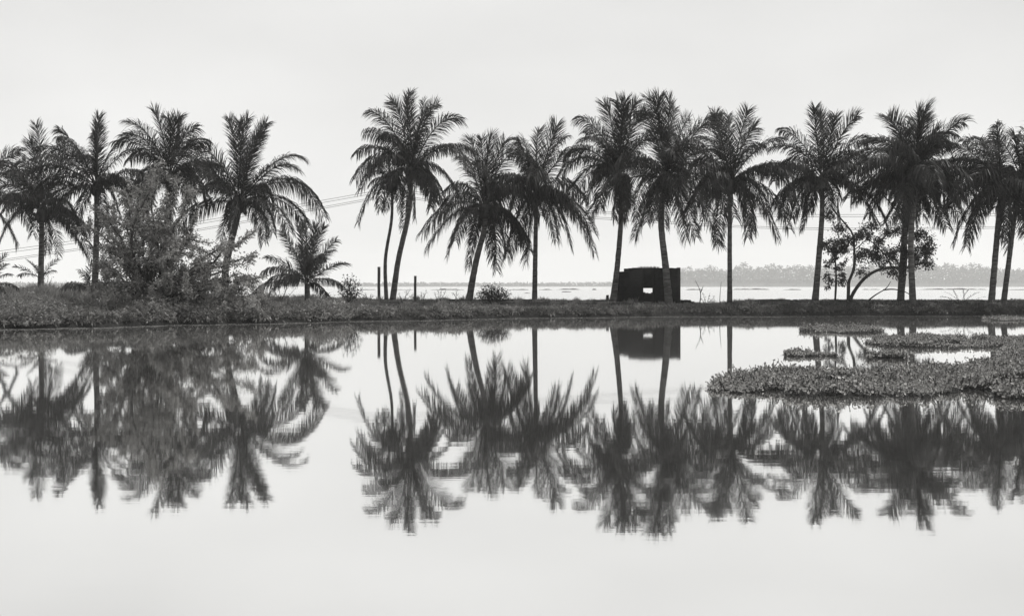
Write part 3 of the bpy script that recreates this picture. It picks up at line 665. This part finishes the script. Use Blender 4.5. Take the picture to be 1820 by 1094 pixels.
# overhanging dark grass lip at the waterline
n = 26000; u = rng.uniform(-350, 2300, n); Y = yw(u)+rng.uniform(.15, .9, n); x = (u-CX)/F*Y
z0 = np.maximum(ground(u, Y), 0); p = np.stack([x, Y, z0+rng.uniform(.04, .16, n)], 1)
d = nrm(np.stack([rng.normal(0, .5, n), -np.abs(rng.normal(.5, .4, n)), rng.normal(.25, .5, n)], 1)); sdv = nrm(np.cross(d, rand_dirs(rng, n)))
tag(soup('overhanging_grass', leaf_quads(p, d, sdv, rng.uniform(.12, .30, n), np.full(n, .03), .4), M['dgrass']), kind='stuff')
# pale litter floating along the bank and drifting on the pond
n = 9000; u = rng.uniform(-100, 2000, n); off = rng.exponential(.5, n)*(.6+.8*(np.sin(u*.05)*np.sin(u*.013+1) > -.1)); off[::12] = rng.exponential(2.5, len(off[::12]))
Y = yw(u)-.12-off; x = (u-CX)/F*Y; a = rng.uniform(0, 6.28, n); l = rng.uniform(.03, .11, n)
dv = np.stack([np.cos(a), np.sin(a), 0*a], 1); sv = np.stack([-np.sin(a), np.cos(a), 0*a], 1)
tag(soup('floating_leaves', leaf_quads(np.stack([x, Y, np.full(n, .006)+rng.uniform(0, .004, n)], 1), dv, sv, l, l*.5), M['litter']), kind='stuff')

# ------------------------------------------------------------------ floating water hyacinth
def raft(seed, xs, upper, lower, label, dens, hgt=.125, size=.043):
    rng = np.random.default_rng(seed)
    # sample points on the water between the two outlines (photo rows -> distance)
    x0, x1 = xs; pts = []
    def dist(py): return EYE*F/(py-HY)
    n = 160000; u = rng.uniform(x0, x1, n)
    pu, pl = interp(u, upper), interp(u, lower)
    ynear, yfar = dist(pl), dist(pu)
    edge = .35*np.sin(u*.11+seed)+.3*np.sin(u*.13+1)+.3*np.sin(u*.31+seed)+rng.normal(0, .22, n)*(1+.8*np.sin(u*.07+seed))
    yfar = yfar+edge*.6*(yfar/25); ynear = ynear-edge*.4
    ymax, ymin = yfar.max(), ynear.min()
    Y = rng.uniform(ymin, ymax, n); ok = (Y > ynear) & (Y < yfar)
    # gaps
    X = (u-CX)/F*Y
    gap = np.sin(X*1.9+seed)*np.sin(Y*1.3+seed*2)+.5*np.sin(X*4.1)*np.sin(Y*3.3)
    ok &= (gap > -.42)
    # area-true thinning
    ok &= rng.random(n) < (Y/ymax)
    area = np.trapz((dist(interp(np.linspace(x0, x1, 200), upper))**2-dist(interp(np.linspace(x0, x1, 200), lower))**2)/2/F, np.linspace(x0, x1, 200))
    ii = np.nonzero(ok)[0]; cnt = min(len(ii), int(area*dens*1.35)); ii = ii[:cnt]
    X, Y = X[ii], Y[ii]; m_ = len(X)
    hh = hgt*rng.uniform(.25, 1.15, m_)*(1+.7*(rng.random(m_) < .12))*(.75+.4*np.sin(X*2.1+seed)*np.sin(Y*1.7))
    lean = rng.normal(0, .3, (m_, 2)); top = np.stack([X+lean[:, 0]*hh*1.3, Y+lean[:, 1]*hh*1.3, hh], 1); foot = np.stack([X, Y, np.full(m_, -.01)], 1)
    w_ = np.array([1, 0, 0])*.006
    st = np.stack([foot-w_, foot+w_, top+w_, top-w_], 1)
    # round cupped leaf: a fan of four quads about the centre
    nrmv = nrm(np.stack([lean[:, 0]*2+rng.normal(0, .5, m_), lean[:, 1]*2+rng.normal(-.2, .6, m_), rng.uniform(.1, 1, m_)], 1))
    d = nrm(np.cross(nrmv, rand_dirs(rng, m_))); d = nrm(d+UP*.6); s = nrm(np.cross(d, nrmv)); nn = np.cross(s, d)
    r = (size*rng.uniform(.55, 1.25, m_))[:, None]
    A = top; B = top+d*r*.45+s*r*.5+nn*r*.18; Cc = top+d*r*1.05+s*r*.32+nn*r*.1; D_ = top+d*r*1.25; E = top+d*r*1.05-s*r*.32+nn*r*.1; G = top+d*r*.45-s*r*.5+nn*r*.18; O = top+d*r*.6
    q = [np.stack([A, B, Cc, O], 1), np.stack([O, Cc, D_, E], 1), np.stack([A, O, E, G], 1)]
    # root mat just above the water
    k = int(m_*.8); j = rng.integers(0, m_, k); pm = foot[j]+rng.normal(0, .05, (k, 3))*[1, 1, .1]+[0, 0, .02]
    dm = nrm(rand_dirs(rng, k)*[1, 1, .35]); sm = nrm(np.cross(dm, UP)); mats = leaf_quads(pm, dm, sm, rng.uniform(.05, .12, k), np.full(k, .04), 0)
    base = (float(X.mean()), float(Y.mean()), 0)
    root = thing('water_hyacinth_raft', base, label, 'floating plants', 'rafts of water hyacinth on the pond')
    soup('leaves', q, M['hya'], root, base); soup('stalks', [st, mats], M['dleaf'], root, base)
raft(1, (1262, 2050), [(1262, 690), (1285, 678), (1340, 667), (1450, 662), (1550, 663), (1700, 658), (1760, 648), (1820, 640), (2050, 636)], [(1262, 693), (1300, 697), (1400, 702), (1600, 704), (1700, 707), (1820, 712), (2050, 716)],
     'largest and nearest raft of water hyacinth, stretching to the right edge', 620)
raft(2, (1395, 1548), [(1395, 630), (1420, 628), (1500, 628), (1548, 629)], [(1395, 632), (1420, 633), (1500, 633), (1548, 632)], 'narrow raft of water hyacinth just behind the left half of the largest raft', 420)
raft(3, (1422, 1572), [(1422, 587), (1450, 583), (1530, 583), (1572, 588)], [(1422, 590), (1450, 592), (1530, 592), (1572, 590)], 'farthest narrow raft of water hyacinth, left of the others near the bank', 300)
raft(4, (1535, 2050), [(1535, 607), (1560, 603), (1620, 598), (1660, 598), (1720, 602), (1820, 602), (2050, 601)], [(1535, 610), (1580, 616), (1640, 618), (1700, 619), (1820, 615), (2050, 617)], 'long raft of water hyacinth behind the largest one, reaching the right edge', 300, .12)
raft(5, (1540, 1612), [(1540, 636), (1560, 633), (1590, 633), (1612, 637)], [(1540, 639), (1560, 643), (1590, 643), (1612, 640)], 'small raft of water hyacinth squeezed between the narrow and the largest raft', 380)
raft(6, (1775, 2050), [(1775, 630), (1790, 615), (1820, 612), (2050, 612)], [(1775, 640), (1800, 645), (1820, 650), (2050, 655)], 'raft of water hyacinth at the right edge, joining the long and the largest raft', 380)
raft(7, (1745, 2050), [(1745, 566), (1780, 565), (2050, 565)], [(1745, 568), (1780, 570), (2050, 571)], 'thin pale strip of floating plants hugging the bank at the right edge', 110, .10)

# ------------------------------------------------------------------ far side of the lake
def mat_patch(i, a, b, py, hp, lab):
    rng = np.random.default_rng(200+i); Y = EYE*F/(py-HY); xa, xb = (a-CX)/F*Y, (b-CX)/F*Y; n = max(30, int((xb-xa)*14))
    k = max(14, int((xb-xa)/.8)); x = np.linspace(xa, xb, k); e = np.sin(np.pi*(x-xa)/(xb-xa))**.5*(.6+.35*np.sin(x*.9+i)*np.sin(x*.37)+.25*rng.random(k))
    hh = hp/F*Y*np.clip(e, .06, 1.3)
    V_, F_ = tube(np.stack([x, np.full(k, Y), np.zeros(k)], 1), hh, 8, rng, .12); V_[:, 1] = Y+(V_[:, 1]-Y)*9
    base = ((xa+xb)/2, Y, 0)
    tag(make_mesh('floating_weed_mat', V_, F_, M['weed'], None, base), lab, 'floating weed', 'mats of floating weed out on the lake')
MP = [(640, 668, 515, 1.6, 'left of the taller post'), (704, 735, 515, 1.2, 'between the tallest palm and the shorter post'), (765, 828, 515, 2.4, 'right of the shorter post'), (905, 940, 515, 2.2, 'left of the thin upright palm'), (957, 982, 515, 1.8, 'just right of the thin upright palm'),
      (988, 1032, 514.6, 2.6, 'between the thin upright palm and the low wall stretch'), (998, 1016, 519, 2.2, 'nearer the bank, small and low, right of the thin upright palm'), (932, 943, 521, 2, 'nearer the bank, smallest, left of the thin upright palm'), (1052, 1060, 515, 2.6, 'a mere dot, left of the post stub'),
      (1218, 1250, 515, 2.4, 'beside the forked bare twig'), (1302, 1368, 514.6, 2.8, 'right of the straight thin palm'), (1392, 1424, 515, 2.4, 'left of the palm by the small tree'), (1532, 1566, 514.6, 1.8, 'framed by the limbs of the small tree'), (1576, 1600, 515, 1.8, 'just left of the crossing palms'),
      (1630, 1755, 514.6, 2.6, 'the long one right of the crossing palms'), (1792, 1900, 515, 2.2, 'at the right edge')]
for i, (a, b, py, hp, lab) in enumerate(MP): mat_patch(i, a, b, py, hp, 'dark weed mat on the lake, '+lab.replace('nearer the bank, small and low', 'nearer and low'))

rng = np.random.default_rng(50)
def far_wood(Y, prof, u0, u1, n, size, depth, name):
    u = rng.uniform(u0, u1, n); top = interp(u, prof)
    t = rng.uniform(0, 1, n)**.9; Yv = Y+rng.uniform(0, depth, n)
    zt = EYE-(top-HY)/F*Y
    lump = 1+.10*np.sin(u*.19+Yv*.05)+.07*np.sin(u*.53)+.05*np.sin(u*1.3)
    z = zt*lump*t*.93; x = (u-CX)/F*Y
    # gather into clumps
    p = np.stack([x, Yv, z], 1); d = rand_dirs(rng, n, -.2, 1); s = nrm(np.cross(d, rand_dirs(rng, n)))
    tag(soup(name, leaf_quads(p, d, s, size*rng.uniform(.5, 1.4, n), size*.6*rng.uniform(.6, 1.3, n), .2), M['far']), kind='stuff')
YF = 2150.
PF = [(1080, 490), (1150, 486), (1190, 484), (1230, 480), (1265, 477), (1290, 482), (1322, 475), (1350, 478), (1375, 476), (1430, 475), (1500, 474), (1600, 472), (1650, 471), (1690, 474), (1735, 474), (1770, 478), (1820, 480), (2100, 484)]
far_wood(YF, PF, 1180, 2200, 48000, 4.4, 60, 'far_wood')
PG = [(-900, 503), (200, 503), (500, 504), (700, 503.5), (900, 503), (1000, 503), (1150, 502), (1300, 502)]
far_wood(2300., PG, -400, 1200, 14000, 5.0, 60, 'distant_wood')
def land(name, Y, u0, u1, h, d):
    us_ = np.linspace(u0, u1, 40); V_, F_ = [], []
    for i, u in enumerate(us_):
        x = (u-CX)/F*Y; V_ += [(x, Y-6, -1.4), (x, Y, h*.4), (x, Y+d*.4, h), (x, Y+d, h), (x, Y+d+8, -1.4)]
        if i:
            for k in range(4): F_.append((5*i-5+k, 5*i+k, 5*i+k+1, 5*i-5+k+1))
    tag(make_mesh(name, V_, F_, M['farland'], smooth=True), kind='structure')
land('far_shore', YF-3, 1175, 2300, 14, 90); land('distant_shore', 2295, -500, 1300, 2.5, 110)
# palms standing out above the far wood
fu = [(1214, 476), (1226, 472), (1240, 478), (1262, 470), (1270, 473), (1283, 477), (1312, 471), (1322, 465), (1333, 472), (1347, 474), (1362, 470), (1374, 467), (1386, 471), (1401, 474), (1415, 469), (1428, 472), (1440, 470), (1530, 470), (1548, 468), (1566, 471), (1584, 466), (1652, 462), (1664, 470), (1681, 466), (1694, 469), (1712, 472), (1728, 466), (1740, 468), (1752, 473), (1795, 474), (1810, 477)]
protos = {}
for i, (a, b) in enumerate(fu):
    Yp = YF-4-(i*7 % 20); top = P(a, b, Yp); key = i % 4
    if key not in protos:
        r_ = np.random.default_rng(900+key); hgt = 30.0
        root = thing('far_palm', (0, 0, 0), 'hazy grey palm crown standing above the wood across the lake', 'palm tree', 'palms on the far shore')
        V_, F_ = tube(spline([(0, 0, -1), (.6, 0, hgt*.5), (0, 0, hgt)], 8), .35, 5); make_mesh('trunk', V_, F_, M['far'], root)
        Q = []
        for k in range(18):
            az, el = r_.uniform(0, 6.28), R(r_.uniform(-35, 70)); cc_ = np.array([0, 0, hgt]); tp = cc_+6.*np.array([math.cos(az)*math.cos(el), math.sin(az)*math.cos(el), math.sin(el)])
            Q.append(frond(r_, cc_, tp, .2, 1.7, 14, .8, .35))
        soup('crown', Q, M['far'], root); protos[key] = root; inst = root
    else:
        src = protos[key]; inst = src.copy(); C.objects.link(inst)
        for ch in src.children: c_ = ch.copy(); C.objects.link(c_); c_.parent = inst
    zones = [(1300, 'between the ruined hut and the straight thin palm'), (1445, 'just right of the straight thin palm'), (1600, 'behind the small round-leaved tree'), (1760, 'right of the crossing palms'), (3000, 'beside the right edge')]
    zi = [j for j, zz in enumerate(zones) if a < zz[0]][0]; zc = globals().setdefault('zone_count', {}); zc[zi] = zc.get(zi, -1)+1
    inst['label'] = ['leftmost', 'second', 'third', 'fourth', 'fifth', 'sixth', 'seventh', 'eighth', 'ninth', 'tenth', 'eleventh'][zc[zi]]+' hazy far-shore palm '+zones[zi][1]
    s_ = (top[2]-2.0)/33.5
    inst.location = (top[0], Yp, 0); inst.scale = (s_, s_, s_); inst.rotation_euler = (0, 0, i*1.3)

# ------------------------------------------------------------------ haze
V_, F_ = box(-2350, 2350, -130, 2440, -2.6, 66)
mh = bpy.data.materials.new('haze_air'); mh.use_nodes = True; t = mh.node_tree; t.nodes.clear()
pv = N(t, 'ShaderNodeVolumePrincipled'); pv.inputs['Color'].default_value = (.99, .99, .98, 1); pv.inputs['Density'].default_value = .00024
pv.inputs['Anisotropy'].default_value = 0.0
o_ = N(t, 'ShaderNodeOutputMaterial'); lk(t, pv.outputs[0], o_.inputs['Volume'])
tag(make_mesh('haze', V_, F_, mh), kind='stuff')
